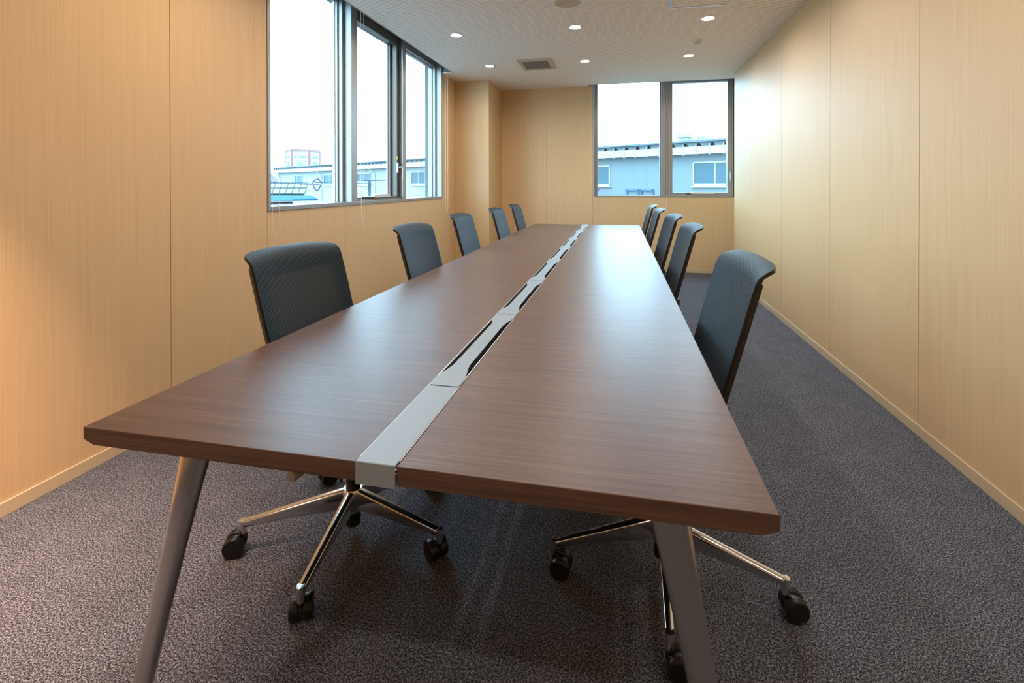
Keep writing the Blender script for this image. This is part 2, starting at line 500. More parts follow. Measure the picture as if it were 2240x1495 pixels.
PF = lambda u, d, z: (u, YF + d, z)
win2 = empty('window_2', ((FX0 + FX1) / 2, YF, WZ0), kind='structure')
m = MB()
frame_rect(m, PF, FX0, FX1, WZ0, WZ1, .020, .012, .020, .03, -.008, .12)
m.box(.548, .600, YF, YF + .12, WZ0 + .02, WZ1 - .02)
inw(m.build('window_frame', M['alu'], bevel=.002, seg=1), win2)
m = MB()
frame_rect(m, PF, FX0 + .020, .548, WZ0 + .02, WZ1 - .02, .042, .020, .003, .03, .050, .110)
inw(m.build('fixed_frame', M['alu'], bevel=.0015, seg=1), win2)
m = MB()
frame_rect(m, PF, .600, FX1 - .012, 1.034, 2.63, .018, .018, .012, .05, .012, .11)
frame_rect(m, PF, .622, FX1 - .024, 1.044, 2.60, .072, .040, .030, .045, .020, .105)
inw(m.build('casement_sash', M['alu'], bevel=.002, seg=1), win2)
m = MB(); m.box(.614, .622, YF + .008, YF + .02, 1.04, 2.6)
inw(m.build('sash_gasket', M['aludark']), win2)
for (a, b_, z1) in ((FX0 + .05, .535, 2.7), (.69, FX1 - .05, 2.57)):
    g_ = MB(); g_.box(a, b_, YF + .086, YF + .092, 1.03, z1)
    inw(g_.build('glass_pane', M['glass']), win2)
h = MB()
h.box(1.412, 1.432, YF + .020, YF + .008, 1.27, 1.37)
h.tube([(1.421, YF + .01, 1.345), (1.421, YF - .024, 1.348), (1.421, YF - .028, 1.335), (1.421, YF - .028, 1.235)], .008, 8)
inw(h.build('window_handle', M['handle'], smooth=True), win2)
h = MB(); h.box(1.408, 1.420, YF + .012, YF + .0205, 1.46, 1.475)
inw(h.build('sticker', M['yellow']), win2)
h = MB(); h.box(.93, 1.22, YF + .0, YF + .02, 1.052, 1.080)
inw(h.build('window_operator', M['silver'], bevel=.003), win2)
h = MB(); h.box(.86, .93, YF + .004, YF + .016, 1.054, 1.066)
inw(h.build('operator_arm', M['aludark'], bevel=.002), win2)

# ------------------------------------------------------------------ roller blinds with bead chains (rolled up in the pockets)
def roller_blind(loc, tube_rng, along, top, bottom, sep, weight_z, label, far_end=False):
    """loc = (x, y) of the chain centre; along 'y' or 'x'"""
    root = empty('roller_blind', (loc[0], loc[1], 2.66), label=label, cat='blind', group='roller blinds rolled up above the windows')
    x, y = loc
    def P(u, d, z): return (d, u, z - 2.66) if along == 'y' else (u, d, z - 2.66)
    m = MB(); a, b_ = tube_rng
    base = y if along == 'y' else x
    m.tube([P(a - base, 0, 2.68), P(b_ - base, 0, 2.68)], .024, 16)
    m.build('roller_tube', M['white'], root, smooth=True)
    e_ = b_ - base + .022 if far_end else a - base - .004
    m = MB(); m.tube([P(e_, 0, 2.68), P(e_ - .018, 0, 2.68)], .032, 16)
    m.build('chain_wheel', M['white'], root, smooth=True)
    pts = []
    z = top; pitch = .0108
    r_ = sep / 2
    while z > bottom + r_: pts.append((-r_, z)); z -= pitch
    n = max(3, int(pi * r_ / pitch * 1.25))
    for k in range(1, n): pts.append((-r_ * cos(pi * k / n), bottom + r_ - r_ * 1.3 * sin(pi * k / n)))
    z = bottom + r_
    while z < top: pts.append((r_, z)); z += pitch
    m = MB()
    for u, zz in pts: m.sphere(P(u, 0, zz), .0026, 8)
    m.tube([P(u, 0, zz) for u, zz in pts], .0007, 5)
    m.build('bead_chain', M['bead'], root, smooth=True, autosm=180)
    zb = bottom - r_ * .3
    m = MB()
    m.lathe([(.0001, 0), (.0042, .001), (.0042, .007), (.0001, .008)], 10, P(0, 0, zb - .024))
    m.tube([P(0, 0, zb - .002), P(0, 0, weight_z)], .0007, 5)
    m.sphere(P(0, 0, weight_z), .0045, 8)
    m.build('chain_weight', M['bead'], root, smooth=True)
    return root
roller_blind((-2.068, 2.541), (2.60, 3.48), 'y', 2.68, .876, .060, .815, 'bead chain loop of the blind at the left edge of the side window')
roller_blind((-2.068, 3.541), (3.58, 4.44), 'y', 2.68, .880, .046, .817, 'bead chain loop of the blind hanging in front of the middle side window')
roller_blind((-2.068, 5.462), (4.52, 5.42), 'y', 2.68, .884, .080, .822, 'bead chain loop of the blind beside the boxed column', True)
roller_blind((-.372, 6.58), (-.34, .55), 'x', 2.68, .86, .022, .79, 'thin bead chain of the blind at the left edge of the far window')
roller_blind((.590, 6.58), (.62, 1.40), 'x', 2.68, .86, .034, .79, 'thin bead chain of the blind on the centre bar of the far window')

# ------------------------------------------------------------------ ceiling fittings
def make_downlight():
    root = empty('downlight', (0, 0, ZC))
    m = MB(); m.lathe([(.047, .010), (.0475, -.001), (.050, -.005), (.060, -.004), (.064, -.0005), (.064, .004), (.047, .010)], 32)
    m.build('trim_ring', M['white'], root, smooth=True)
    m = MB(); m.lathe([(.0001, .001), (.047, .001), (.047, -.001), (.0001, -.002)], 32)
    m.build('lens', M['lens'], root, smooth=True)
    ld = bpy.data.lights.new('lamp', 'AREA'); ld.shape = 'DISK'; ld.size = .09; ld.energy = LAMP_W; ld.color = LAMP_COL
    ld.spread = radians(165)
    lo = bpy.data.objects.new('lamp', ld); COL.objects.link(lo); lo.parent = root; lo.location = (0, 0, -.008)
    return root
dl = make_downlight()
side = {0: 'leftmost', 1: 'middle', 2: 'rightmost'}
first = True
for ry, row in ((4.120, 'second row from the far wall'), (5.262, 'row nearest the far wall')):
    for i, x in enumerate((-1.468, -.382, .708)):
        o = dl if first else copy_tree(dl)
        first = False
        o.location = (x, ry, ZC)
        tag(o, f'glowing round recessed ceiling downlight, {side[i]} of the {row}', 'ceiling light', 'recessed downlights in the ceiling')
rows = {2.975: 'third', 1.832: 'fourth', .69: 'fifth', -.455: 'sixth'}
for ry in (2.975, 1.832, .69, -.455):
    for x in (-1.468, -.382, .708):
        o = copy_tree(dl); o.location = (x, ry, ZC)
        lo = [q for q in children(o) if q.type == 'LIGHT'][0]
        if x < -1 and ry < 2.5:      # warmer lamps along the window wall near the camera
            lo.data = lo.data.copy(); lo.data.energy = 7.5; lo.data.color = (1.0, .83, .66)
            if ry == .69:            # the narrow warm beam that pools on the carpet at the left
                lo.data.energy = 11.5; lo.data.color = (1.0, .66, .50); lo.data.spread = radians(48)
                lo.rotation_euler = (radians(2), radians(9), 0)
        elif x > 0 and ry < 3.5:
            lo.data = lo.data.copy(); lo.data.energy = 3.2
        tag(o, f"round recessed ceiling downlight, {side[[-1.468, -.382, .708].index(x)]} of the {rows[ry]} row from the far wall",
            'ceiling light', 'recessed downlights in the ceiling')

sp = empty('ceiling_speaker', (-.385, 3.55, ZC), label='large round beige ceiling speaker at the top edge above the table', cat='speaker')
m = MB(); m.lathe([(.095, .004), (.097, -.006), (.118, -.005), (.125, 0), (.125, .004)], 40); m.build('rim', M['white'], sp, smooth=True)
m = MB(); m.lathe([(.0001, .004), (.0965, .004), (.0965, -.003), (.0001, -.004)], 40); m.build('grille', M['beigeplastic'], sp, smooth=True)
sm = empty('smoke_detector', (.714, 4.727, ZC), label='small round white smoke detector between two downlights on the right', cat='smoke detector')
m = MB(); m.lathe([(.0001, .002), (.052, .002), (.052, -.012), (.044, -.020), (.0001, -.021)], 32); m.build('base', M['white'], sm, smooth=True)
m = MB(); m.lathe([(.0001, -.020), (.034, -.020), (.030, -.034), (.0001, -.037)], 32); m.build('sensor_head', M['beigeplastic'], sm, smooth=True)

vx0, vx1, vy0, vy1 = -1.112, -.735, 5.06, 5.50
vt = empty('ceiling_vent', ((vx0 + vx1) / 2, (vy0 + vy1) / 2, ZC), label='square beige ventilation cover in the ceiling between two downlights', cat='vent')
m = MB(); ax, ay = (vx1 - vx0) / 2, (vy1 - vy0) / 2
for q in ((-ax, -ax + .045, -ay, ay), (ax - .045, ax, -ay, ay), (-ax + .045, ax - .045, -ay, -ay + .06), (-ax + .045, ax - .045, ay - .06, ay)):
    m.box(*q, -.016, .002)
m.build('vent_frame', M['beigeplastic'], vt, bevel=.004)
m = MB()
m.box(-ax + .045, ax - .045, -ay + .06, ay - .06, -.006, .004, 1)
k = -ay + .064
while k < ay - .064:
    m.box(-ax + .045, ax - .045, k, k + .005, -.012, -.006); k += .012
m.build('grille', [M['grille'], M['hole']], vt)

hx0, hx1, hy0, hy1 = .357, .829, 3.37, 3.845
ht = empty('access_hatch', ((hx0 + hx1) / 2, (hy0 + hy1) / 2, ZC), label='square ceiling access hatch with an aluminium frame at the top edge', cat='hatch')
ax, ay = (hx1 - hx0) / 2, (hy1 - hy0) / 2
m = MB()
for i0, w_, zz in ((0, .009, -.004), (.012, .010, -.0055)):
    A, B = ax - i0, ay - i0
    for q in ((-A, -A + w_, -B, B), (A - w_, A, -B, B), (-A + w_, A - w_, -B, -B + w_), (-A + w_, A - w_, B - w_, B)):
        m.box(*q, zz, .001)
m.build('hatch_frame', M['silver'], ht)
m = MB(); m.box(-ax + .02, ax - .02, -ay + .02, ay - .02, -.002, .001)
m.build('hatch_panel', M['ceiling'], ht)

# ------------------------------------------------------------------ conference table
TX0, TY0, TW, TL, TZ = -.9854, .7016, 1.2, 4.8, .72
SX = -.388     # centre line of the cable slot
table = empty('conference_table', (TX0 + TW / 2, TY0 + TL / 2, 0), label='long walnut conference table with a metal cable slot down the middle', cat='table')
def intable(o, par=table):
    o.parent = par
    o.matrix_parent_inverse = Matrix.Translation(-Vector(table.location)); return o
HS = .0350
for sgn in (-1, 1):
    xo = TX0 if sgn < 0 else TX0 + TW
    xi = SX + sgn * (HS + .0015)
    prof = [(xo, TZ), (xo, .697), (xo - sgn * .024, .688), (xi, .688), (xi, TZ)]
    m = MB(); m.prism(prof, lambda a, z: (a, TY0, z), lambda a, z: (a, TY0 + TL, z))
    intable(m.build('tabletop', M['walnut'], bevel=.0012, seg=2))
# slot lining rails
for sgn in (-1, 1):
    m = MB(); x = SX + sgn * HS
    m.box(x - .0012, x + .0012, TY0 + .16, TY0 + TL - .16, .632, TZ - .002)
    m.box(x - .0012, x + .0012, TY0 + .012, TY0 + TL - .012, TZ - .002, TZ + .0012, 1)
    m.box(x - .0012, x + .0012, TY0 + .012, TY0 + .16, .690, TZ - .002)
    m.box(x, x - sgn * .006, TY0 + .32, TY0 + TL - .32, .632, .634)
    intable(m.build('slot_rail', [M['slotgrey'], M['silver']]))
# end covers folded over the edge
for sgn, y0 in ((1, TY0), (-1, TY0 + TL)):
    m = MB(); hw = HS
    ya, yb = y0 - sgn * .0015, y0 + sgn * .2985
    m.box(SX - hw, SX + hw, ya, yb, TZ + .0002, TZ + .0022)
    m.box(SX - hw, SX + hw, ya - sgn * .0015, ya, .6845, TZ + .0022)
    intable(m.build('end_cover', M['plate'], bevel=.0008, seg=2))
def smooth01(t): t = min(max(t, 0), 1); return t * t * (3 - 2 * t)
def cover_outline(L_):
    hw, nw = HS + .0008, .0205
    pts = []
    n = 60
    ys = [L_ * k / n for k in range(n + 1)]
    def wd(y):
        e = min(y, L_ - y)
        return hw + (nw - hw) * smooth01((e - .028) / .105)
    right = [(wd(y), y) for y in ys]
    # small notched corners
    right[0] = (hw - .004, 0.0); right[1] = (hw, .006) if False else right[1]
    left = [(-w_, y) for w_, y in reversed(right)]
    return right + left
for k in range(7):
    y0 = TY0 + .3 + .6 * k
    pts = cover_outline(.597)
    m = MB()
    m.prism(pts, lambda a, b_: (SX + a, y0 + .0015 + b_, TZ + .0004), lambda a, b_: (SX + a, y0 + .0015 + b_, TZ + .0028))
    intable(m.build('cable_cover', M['plate']))
# under-frame
m = MB()
for x in (-.78, .01):
    m.box(x - .025, x + .025, TY0 + .12, TY0 + TL - .12, .648, .688)
for y in (TY0 + .13, TY0 + 1.6, TY0 + 3.2, TY0 + TL - .13):
    m.box(-.82, SX - .045, y - .02, y + .02, .655, .687); m.box(SX + .045, .05, y - .02, y + .02, .655, .687)
intable(m.build('under_frame', M['blackm']))
# four splayed tapering legs
TCX = TX0 + TW / 2
def leg(sx, sy):
    ymid = TY0 + TL / 2
    yt = (TY0 + .118) if sy < 0 else (TY0 + TL - .118)
    yb = (TY0 + .058) if sy < 0 else (TY0 + TL - .058)
    top = Vector((TCX + sx * .453, yt, .688)); bot = Vector((TCX + sx * .588, yb, 0.0))
    rings = []
    for k in range(13):
        t = k / 12
        p = top.lerp(bot, t)
        w_ = .0205 + .0165 * (1 - t) ** 3
        th = .0125 * (1 - t) + .0100 * t
        ring = []
        for j in range(28):
            a = 2 * pi * j / 28
            ca, sa = cos(a), sin(a)
            e = .55
            ring.append((p.x + w_ * math.copysign(abs(ca) ** e, ca), p.y + th * math.copysign(abs(sa) ** .8, sa), p.z))
        rings.append(ring)
    m = MB(); m.loft(rings)
    o = intable(m.build('leg', M['legmetal'], smooth=True, autosm=50))
for sy in (-1, 1):
    for sx in (-1, 1): leg(sx, sy)

# ------------------------------------------------------------------ office chair (local: forward +x, back towards -x, column at origin)
HWB = .203
PROF = [(-.098, .450), (-.097, .480), (-.102, .530), (-.119, .600), (-.144, .690), (-.169, .780), (-.192, .862),
        (-.203, .900), (-.209, .917), (-.217, .9305), (-.230, .9415), (-.247, .9485), (-.266, .9535)]
def resample(P, n):
    # Catmull-Rom then uniform arc length
    Q = []
    for i in range(len(P) - 1):
        p0 = P[max(i - 1, 0)]; p1 = P[i]; p2 = P[i + 1]; p3 = P[min(i + 2, len(P) - 1)]
        for s_ in range(8):
            t = s_ / 8
            Q.append(tuple(.5 * ((2 * b_) + (-a + c_) * t + (2 * a - 5 * b_ + 4 * c_ - d) * t * t + (-a + 3 * b_ - 3 * c_ + d) * t ** 3)
                           for a, b_, c_, d in zip(p0, p1, p2, p3)))
    Q.append(P[-1])
    S = [0]
    for a, b_ in zip(Q[:-1], Q[1:]): S.append(S[-1] + math.hypot(b_[0] - a[0], b_[1] - a[1]))
    tot = S[-1]; out = []; j = 0
    for k in range(n + 1):
        s_ = tot * k / n
        while j < len(S) - 2 and S[j + 1] < s_: j += 1
        t = (s_ - S[j]) / (S[j + 1] - S[j])
        out.append((Q[j][0] + (Q[j + 1][0] - Q[j][0]) * t, Q[j][1] + (Q[j + 1][1] - Q[j][1]) * t, s_))
    return out, tot
NP = 64
PR, STOT = resample(PROF, NP)
def back_pt(i, bfrac, off=0.0, inset=0.0):
    """point on the backrest surface; off = distance behind it"""
    x, z, s_ = PR[i]
    x2, z2, _ = PR[min(i + 1, NP)]; x1, z1, _ = PR[max(i - 1, 0)]
    tx, tz = x2 - x1, z2 - z1; l = math.hypot(tx, tz); tx /= l; tz /= l
    nx, nz = -tz, tx      # points to the rear (-x)
    r_ = .045
    e = STOT - s_
    hw = HWB - .012 * max(0, 1 - s_ / .35)
    if e < r_: hw -= r_ - math.sqrt(max(r_ * r_ - (r_ - e) ** 2, 0))
    e2 = s_
    if e2 < .03: hw -= .03 - math.sqrt(max(.03 ** 2 - (.03 - e2) ** 2, 0))
    hw -= inset
    b_ = hw * bfrac
    crown = 1 - (b_ / HWB) ** 2
    lip = smooth01((s_ - STOT + .09) / .09)
    x += -.016 * crown * (1 - .2 * lip); z += .010 * crown * lip
    return (x + nx * off, b_, z + nz * off)
def make_chair():
    root = empty('office_chair')
    # mesh skin
    m = MB(); NB = 28
    for i in range(NP + 1):
        for j in range(NB + 1): m.v.append(back_pt(i, -1 + 2 * j / NB))
    for i in range(NP):
        for j in range(NB):
            a = i * (NB + 1) + j
            m.f.append((a, a + 1, a + NB + 2, a + NB + 1)); m.m.append(0)
    o = m.build('back_mesh', M['mesh'], root, smooth=True, autosm=180)
    me = o.data; uv = me.uv_layers.new(name='UVMap')
    for lp in me.loops:
        i, j = divmod(lp.vertex_index, NB + 1)
        uv.data[lp.index].uv = (m.v[lp.vertex_index][1], PR[i][2])
    # frame: side rails, top shell and lower bar behind the mesh
    m = MB()
    ring_idx = list(range(0, NP + 1))
    itop = max(i for i in ring_idx if PR[i][2] < STOT - .105)
    ibot = min(i for i in ring_idx if PR[i][2] > .05)
    for sg in (-1, 1):
        rings = []
        for i in range(0, NP + 1):
            e = STOT - PR[i][2]
            dp = .011 + (.0185 - .011) * smooth01((e - .05) / .03)
            if e < .012: dp = .004 + .007 * math.sqrt(max(1 - (1 - e / .012) ** 2, 0))
            inner = .78
            rings.append([back_pt(i, sg * 1.0, .0006, 0), back_pt(i, sg * 1.0, dp * .35, -.0022), back_pt(i, sg * 1.0, dp * .8, -.0016), back_pt(i, sg * .985, dp, 0), back_pt(i, sg * inner, dp * .8), back_pt(i, sg * inner, .0015)])
        m.loft(rings)
    nb = 16
    for (i0, i1) in ((itop, NP), (0, ibot)):
        rings = []
        for i in range(i0, i1 + 1):
            fr = [back_pt(i, -.9 + 1.8 * j / nb, .0012) for j in range(nb + 1)]
            bk = [back_pt(i, .9 - 1.8 * j / nb, .0075) for j in range(nb + 1)]
            rings.append(fr + bk)
        m.loft(rings)
    # rounded rim of the lip
    rim = [back_pt(NP, -.94 + 1.88 * j / 20, .0055) for j in range(21)]
    m.tube(rim, .004, 8, rs=[.0015 if j_ in (0, 20) else (.003 if j_ in (1, 19) else .0042) for j_ in range(21)])
    o = m.build('back_frame', [M['black'], M['railm']], root, smooth=True, autosm=45)
    # outer rail trim (grey-brown) along both sides
    for sg in (-1, 1):
        rings = []
        ib = max(i for i in ring_idx if PR[i][1] < .862)
        for i in range(4, ib + 1):
            rings.append([back_pt(i, sg * 1.0, .0085, -.0026), back_pt(i, sg * 1.0, .0195, -.0012), back_pt(i, sg * .95, .0205), back_pt(i, sg * .95, .0085)])
        dv = (Vector(back_pt(ib, sg, .01)) - Vector(back_pt(ib - 4, sg, .01))).normalized()
        last = [Vector(q) for q in rings[-1]]
        for d_, tp_ in ((.03, 0), (.050, 0), (.064, .003)):
            rings.append([q + dv * (d_ - (tp_ * 2 if j in (1, 2) else 0)) for j, q in enumerate(last)])
        m = MB(); m.loft(rings); m.build('side_rail', M['railm'], root, smooth=True, autosm=45)
    # spine from mechanism to the back
    m = MB()
    path = [(-.02, 0, .385), (-.10, 0, .375), (-.150, 0, .40), (-.160, 0, .47), (-.158, 0, .56)]
    rings = []
    for k, p in enumerate(path):
        d = Vector(path[min(k + 1, 4)]) - Vector(path[max(k - 1, 0)]); d.normalize()
        n_ = Vector((-d.z, 0, d.x)); P_ = Vector(p)
        w_ = .035
        rings.append([P_ + Vector((0, w_, 0)) + n_ * .01, P_ + Vector((0, -w_, 0)) + n_ * .01, P_ + Vector((0, -w_, 0)) - n_ * .01, P_ + Vector((0, w_, 0)) - n_ * .01])
    m.loft(rings); m.box(-.150, -.128, -.19, .19, .55, .585)
    m.build('back_support', M['blackm'], root, bevel=.004)
    # seat cushion
    rings = []
    for z, sc in ((.418, .93), (.424, .985), (.438, 1.0), (.455, 1.0), (.466, .985), (.473, .93), (.476, .80)):
        ring = []
        for k in range(40):
            a = 2 * pi * k / 40; e = .45
            cx_, sy_ = cos(a), sin(a)
            X = .135 + .235 * sc * math.copysign(abs(cx_) ** e, cx_)
            Y = .235 * sc * math.copysign(abs(sy_) ** e, sy_)
            ring.append((X, Y, z - (.012 * ((X - .135) / .235) ** 4 if X > .25 else 0)))
        rings.append(ring)
    m = MB(); m.loft(rings); m.build('seat', M['seat'], root, smooth=True, autosm=60)
    m = MB(); m.box(-.09, .20, -.09, .09, .35, .395); m.box(-.02, .30, -.17, .17, .395, .418)
    m.build('tilt_mechanism', M['blackm'], root, bevel=.008)
    # lever on the sitter's right (-y)
    m = MB(); m.tube([(.04, -.06, .385), (.04, -.24, .392)], .006, 8)
    m.box(.018, .058, -.262, -.236, .384, .397)
    lv = m.build('lever', M['blackm'], root, smooth=True)
    m = MB(); m.lathe([(.0001, -.318), (.014, -.317), (.0165, -.311), (.0165, -.272), (.013, -.262), (.0001, -.260)], 14, (.04, 0, .382), 'y')
    g_ = m.build('grip', M['greyplastic'], lv, smooth=True)
    # gas column
    m = MB(); m.lathe([(.0001, .030), (.020, .030), (.0245, .035), (.0245, .088), (.0001, .088)], 20)
    m.lathe([(.0001, .155), (.0235, .155), (.0235, .26), (.014, .262), (.014, .355), (.0001, .355)], 20)
    m.build('gas_column', M['black'], root, smooth=True)
    # star base
    base = empty('star_base'); base.parent = root
    m = MB(); m.lathe([(.0001, .082), (.030, .082), (.033, .088), (.034, .150), (.030, .157), (.0001, .157)], 28)
    hb = m.build('hub', M['chrome'], root, smooth=True)
    bpy.data.objects.remove(base)
    ra, rb = .024, .335
    for k in range(5):
        rings = []
        n = 14
        for i in range(n + 1):
            t = i / n; r_ = ra + (rb - ra) * t
            zt = .1565 - (.1565 - .104) * t
            zb = .086 + (.0815 - .086) * t
            zb = zb + .004 * sin(pi * t)
            hw = .0150 - .0035 * t
            hb_ = .0105 - .001 * t
            ring = []
            # rounded top, flat sides, narrow bottom
            for a in range(9):
                an = pi * a / 8
                ring.append((r_, hw * cos(an), zt - .007 + .007 * sin(an)))
            ring += [(r_, -hb_, zb + .003), (r_, -hb_ + .003, zb), (r_, hb_ - .003, zb), (r_, hb_, zb + .003)]
            rings.append(ring)
        m = MB(); m.loft(rings)
        m.lathe([(.0001, .062), (.0105, .062), (.0115, .066), (.0122, .095), (.0108, .1035), (.0001, .1045)], 18, (rb, 0, 0))
        arm = m.build('base_arm', M['chrome'], root, smooth=True, autosm=40, rotz=radians(72 * k))
        m = MB()
        m.lathe([(.0001, .045), (.007, .045), (.007, .070), (.0001, .070)], 12)
        prof = []
        for a in range(17):
            an = pi * a / 16
            prof.append((-.021 + .0300 * cos(an) * .86, .031 + .0300 * sin(an) * .86))
        prof += [(-.046, .022), (-.020, .018), (.004, .022)]
        m.prism(prof, lambda a_, z: (a_, -.0055, z), lambda a_, z: (a_, .0055, z))
        cs = m.build('caster', M['black'], arm, smooth=True, loc=(rb, 0, 0))
        for sg in (-1, 1):
            m = MB(); c0 = (-.021, sg * .0175, .031)
            m.lathe([(.0001, -.0125), (.0285, -.0120), (.0305, -.0095), (.0310, -.0045), (.0310, -.0012), (.0300, -.0006), (.0300, .0006), (.0310, .0012), (.0310, .0060), (.0300, .0095), (.0270, .0118), (.0250, .0122), (.0245, .0112), (.0001, .0112)][::1 if sg > 0 else 1], 28, c0, 'y')
            m.build('wheel', M['black'], cs, smooth=True, autosm=30)
    return root
proto = make_chair()
# world heading of the local +x axis, base angle and caster headings (degrees, world) for each chair
specs = [
    (-.882, 1.445, -5.8, 206, (26.6, -60, -40, None, None), 'black mesh office chair nearest the camera on the window side'),
    (-.876, 2.417, -1.5, 230, None, 'black mesh office chair on the window side, second from the camera'),
    (-.935, 3.387, 0, 214, None, 'black mesh office chair on the window side, third from the camera'),
    (-.903, 4.308, 0, 245, None, 'black mesh office chair on the window side, fourth from the camera, before the boxed column'),
    (-.911, 5.139, 0, 201, None, 'black mesh office chair on the window side, farthest from the camera'),
    (.126, 1.510, 180 + 2.7, 196.5, (174, 180, 186, None, None), 'large black mesh office chair nearest the camera on the plain wall side'),
    (.144, 2.724, 182.1, 222, None, 'black mesh office chair on the plain wall side, second from the camera'),
    (.145, 3.599, 184.3, 240, None, 'black mesh office chair on the plain wall side, third from the camera'),
    (.114, 4.514, 181.8, 205, None, 'black mesh office chair on the plain wall side, fourth from the camera'),
    (.109, 5.343, 181.8, 233, None, 'black mesh office chair on the plain wall side, farthest from the camera'),
]
for n, (x, y, hd, b0, cst, lab) in enumerate(specs):
    o = proto if n == 0 else copy_tree(proto)
    o.location = (x, y, 0); o.rotation_euler = (0, 0, radians(hd))
    tag(o, lab, 'chair', 'office chairs around the conference table')
    arms = sorted([c_ for c_ in children(o) if c_.name.startswith('base_arm')], key=lambda q: q.rotation_euler.z)
    for k, a in enumerate(arms):
        wa = b0 + 72 * k
        a.rotation_euler.z = radians(wa - hd)
        ch = [c_ for c_ in children(a) if c_.name.startswith('caster')][0]
        want = cst[k] if (cst and cst[k] is not None) else random.uniform(0, 360)
        ch.rotation_euler = (0, 0, radians(want - wa))

# ------------------------------------------------------------------ outdoors
GZ = -3.7
CR, CDV = Vector((_c, _s, 0)), Vector((-_s, _c, 0))
def W(r_, d_, z=0): return CR * r_ + CDV * d_ + Vector((0, 0, z))
B0 = W(10.79, 25.0, 0)
BA = (CR * -.748 + CDV * .664).normalized()         # along the facade, to the left
BN = Vector((-BA.y, BA.x, 0))
if BN.dot(CDV) < 0: BN = -BN                          # away from us
BM = Matrix(((BA.x, BN.x, 0, B0.x), (BA.y, BN.y, 0, B0.y), (0, 0, 1, 0), (0, 0, 0, 1)))
g_ = MB(); g_.box(-120, 120, YF + .6, 260, GZ - .2, GZ); g_.box(-160, XL - .6, -60, YF + .6, GZ - .2, GZ)
tag(g_.build('ground', M['asphalt']), kind='structure')

def bwindow(root, t0, t1, z0, z1, mull=True):
    m = MB(); fw = .07
    for q in ((t0, t1, z0, z0 + fw * 1.6), (t0, t1, z1 - fw, z1), (t0, t0 + fw, z0, z1), (t1 - fw, t1, z0, z1)):
        m.box(q[0], q[1], -.07, .02, q[2], q[3])
    tm = (t0 + t1) / 2
    if mull: m.box(tm - fw * .4, tm + fw * .4, -.05, .02, z0, z1)
    m.box(t0 - .08, t1 + .08, -.14, .02, z0 - .08, z0)
    o = m.build('window', M['winframe'], root)
    m = MB(); m.box(t0 + .03, t1 - .03, -.02, .02, z0 + .03, z1 - .03); m.build('pane', M['winglass'], o)
def factory(name, t0, t1, wallmat, wins, pipes, label, joints):
    root = empty(name); root.matrix_world = BM; tag(root, label, 'building', 'factory buildings outside')
    m = MB()
    m.box(t0, t1, 0, 14, GZ, 2.95)
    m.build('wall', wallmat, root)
    if joints:
        m = MB(); t = joints[0]
        while t < joints[1]:
            m.box(t - .014, t + .014, -.008, .01, GZ, 2.9); t += .9
        m.build('panel_joint', M['ink'], root)
    m = MB(); m.box(t0 - .3, t1 + .3, -.55, -.35, 2.86, 3.28); m.box(t0 - .3, t1 + .3, -.5, .05, 2.86, 2.90)
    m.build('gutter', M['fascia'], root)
    m = MB(); t = .035 - .728 * 19 if joints else 1e9
    while t < t1 + .2:
        m.box(t - .016, t + .016, -.60, -.33, 2.80, 3.40); t += .728
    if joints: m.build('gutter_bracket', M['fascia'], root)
    # ribbed roof: straight top edge, pale closure strip with a dark rib end every 0.62 m
    m = MB()
    m.prism([(-.70, 3.50), (-.70, 3.60), (7.0, 4.15), (14.5, 3.60), (14.5, 3.50)], lambda y, z: (t0 - .3, y, z), lambda y, z: (t1 + .3, y, z))
    m.build('roof', M['roofmetal'], root)
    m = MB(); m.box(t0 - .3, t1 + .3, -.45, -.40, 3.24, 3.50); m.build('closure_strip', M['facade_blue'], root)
    m = MB(); t = -.08 + .728 * (-19 if joints else 31)
    while t < t1 + .2:
        m.prism([(t - .15, 3.24), (t + .15, 3.24), (t + .10, 3.36), (t + .04, 3.455), (t - .04, 3.455), (t - .10, 3.36)], lambda a, z: (a, -.47, z), lambda a, z: (a, -.45, z)); t += .728
    m.build('rib_end', M['hole'] if joints else M['steelpost'], root)
    for q in wins: bwindow(root, *q)
    for p in pipes:
        m = MB(); m.tube([(p, -.45, 2.88), (p, -.40, 2.72), (p - .45, -.12, 2.35), (p - .45, -.1, 2.1), (p - .45, -.1, GZ)], .055, 8)
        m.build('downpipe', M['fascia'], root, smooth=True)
    return root
fb = factory('factory_building', -14, 21.0, M['facade_blue'],
        [(-.55, 1.87, 1.13, 2.46), (7.15, 9.5, 1.13, 2.42), (-9, -6.6, 1.13, 2.46), (13, 15.4, 1.13, 2.46)], [],
        'pale blue clad factory outside the far window with a ribbed metal roof edge', (-13.38 , 21.5))
for i, (t_, w_, lab) in enumerate(((2.17, .28, ''), (1.29, .27, ''))):
    m = MB(); yy = 1.6 + i * 1.2
    t2 = t_ + (0.85 if i == 0 else .98)
    m.box(t2 - w_, t2 + w_, yy - .3, yy + .3, 3.5, 4.02 - .12 * i)
    m.box(t2 - w_ * 1.35, t2 + w_ * 1.35, yy - .42, yy + .42, 3.98 - .12 * i, 4.26 - .16 * i)
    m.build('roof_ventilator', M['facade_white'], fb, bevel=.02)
factory('factory_building', 22.6, 58.9, M['facade_white'],
        [(51.27, 53.54, 1.2, 2.46), (42.8, 45.6, 1.2, 2.46), (35.3, 38.0, 1.2, 2.46), (26.1, 28.3, 1.2, 2.42)], [46.5, 34.9, 58.5],
        'long cream factory building outside the side windows', None)
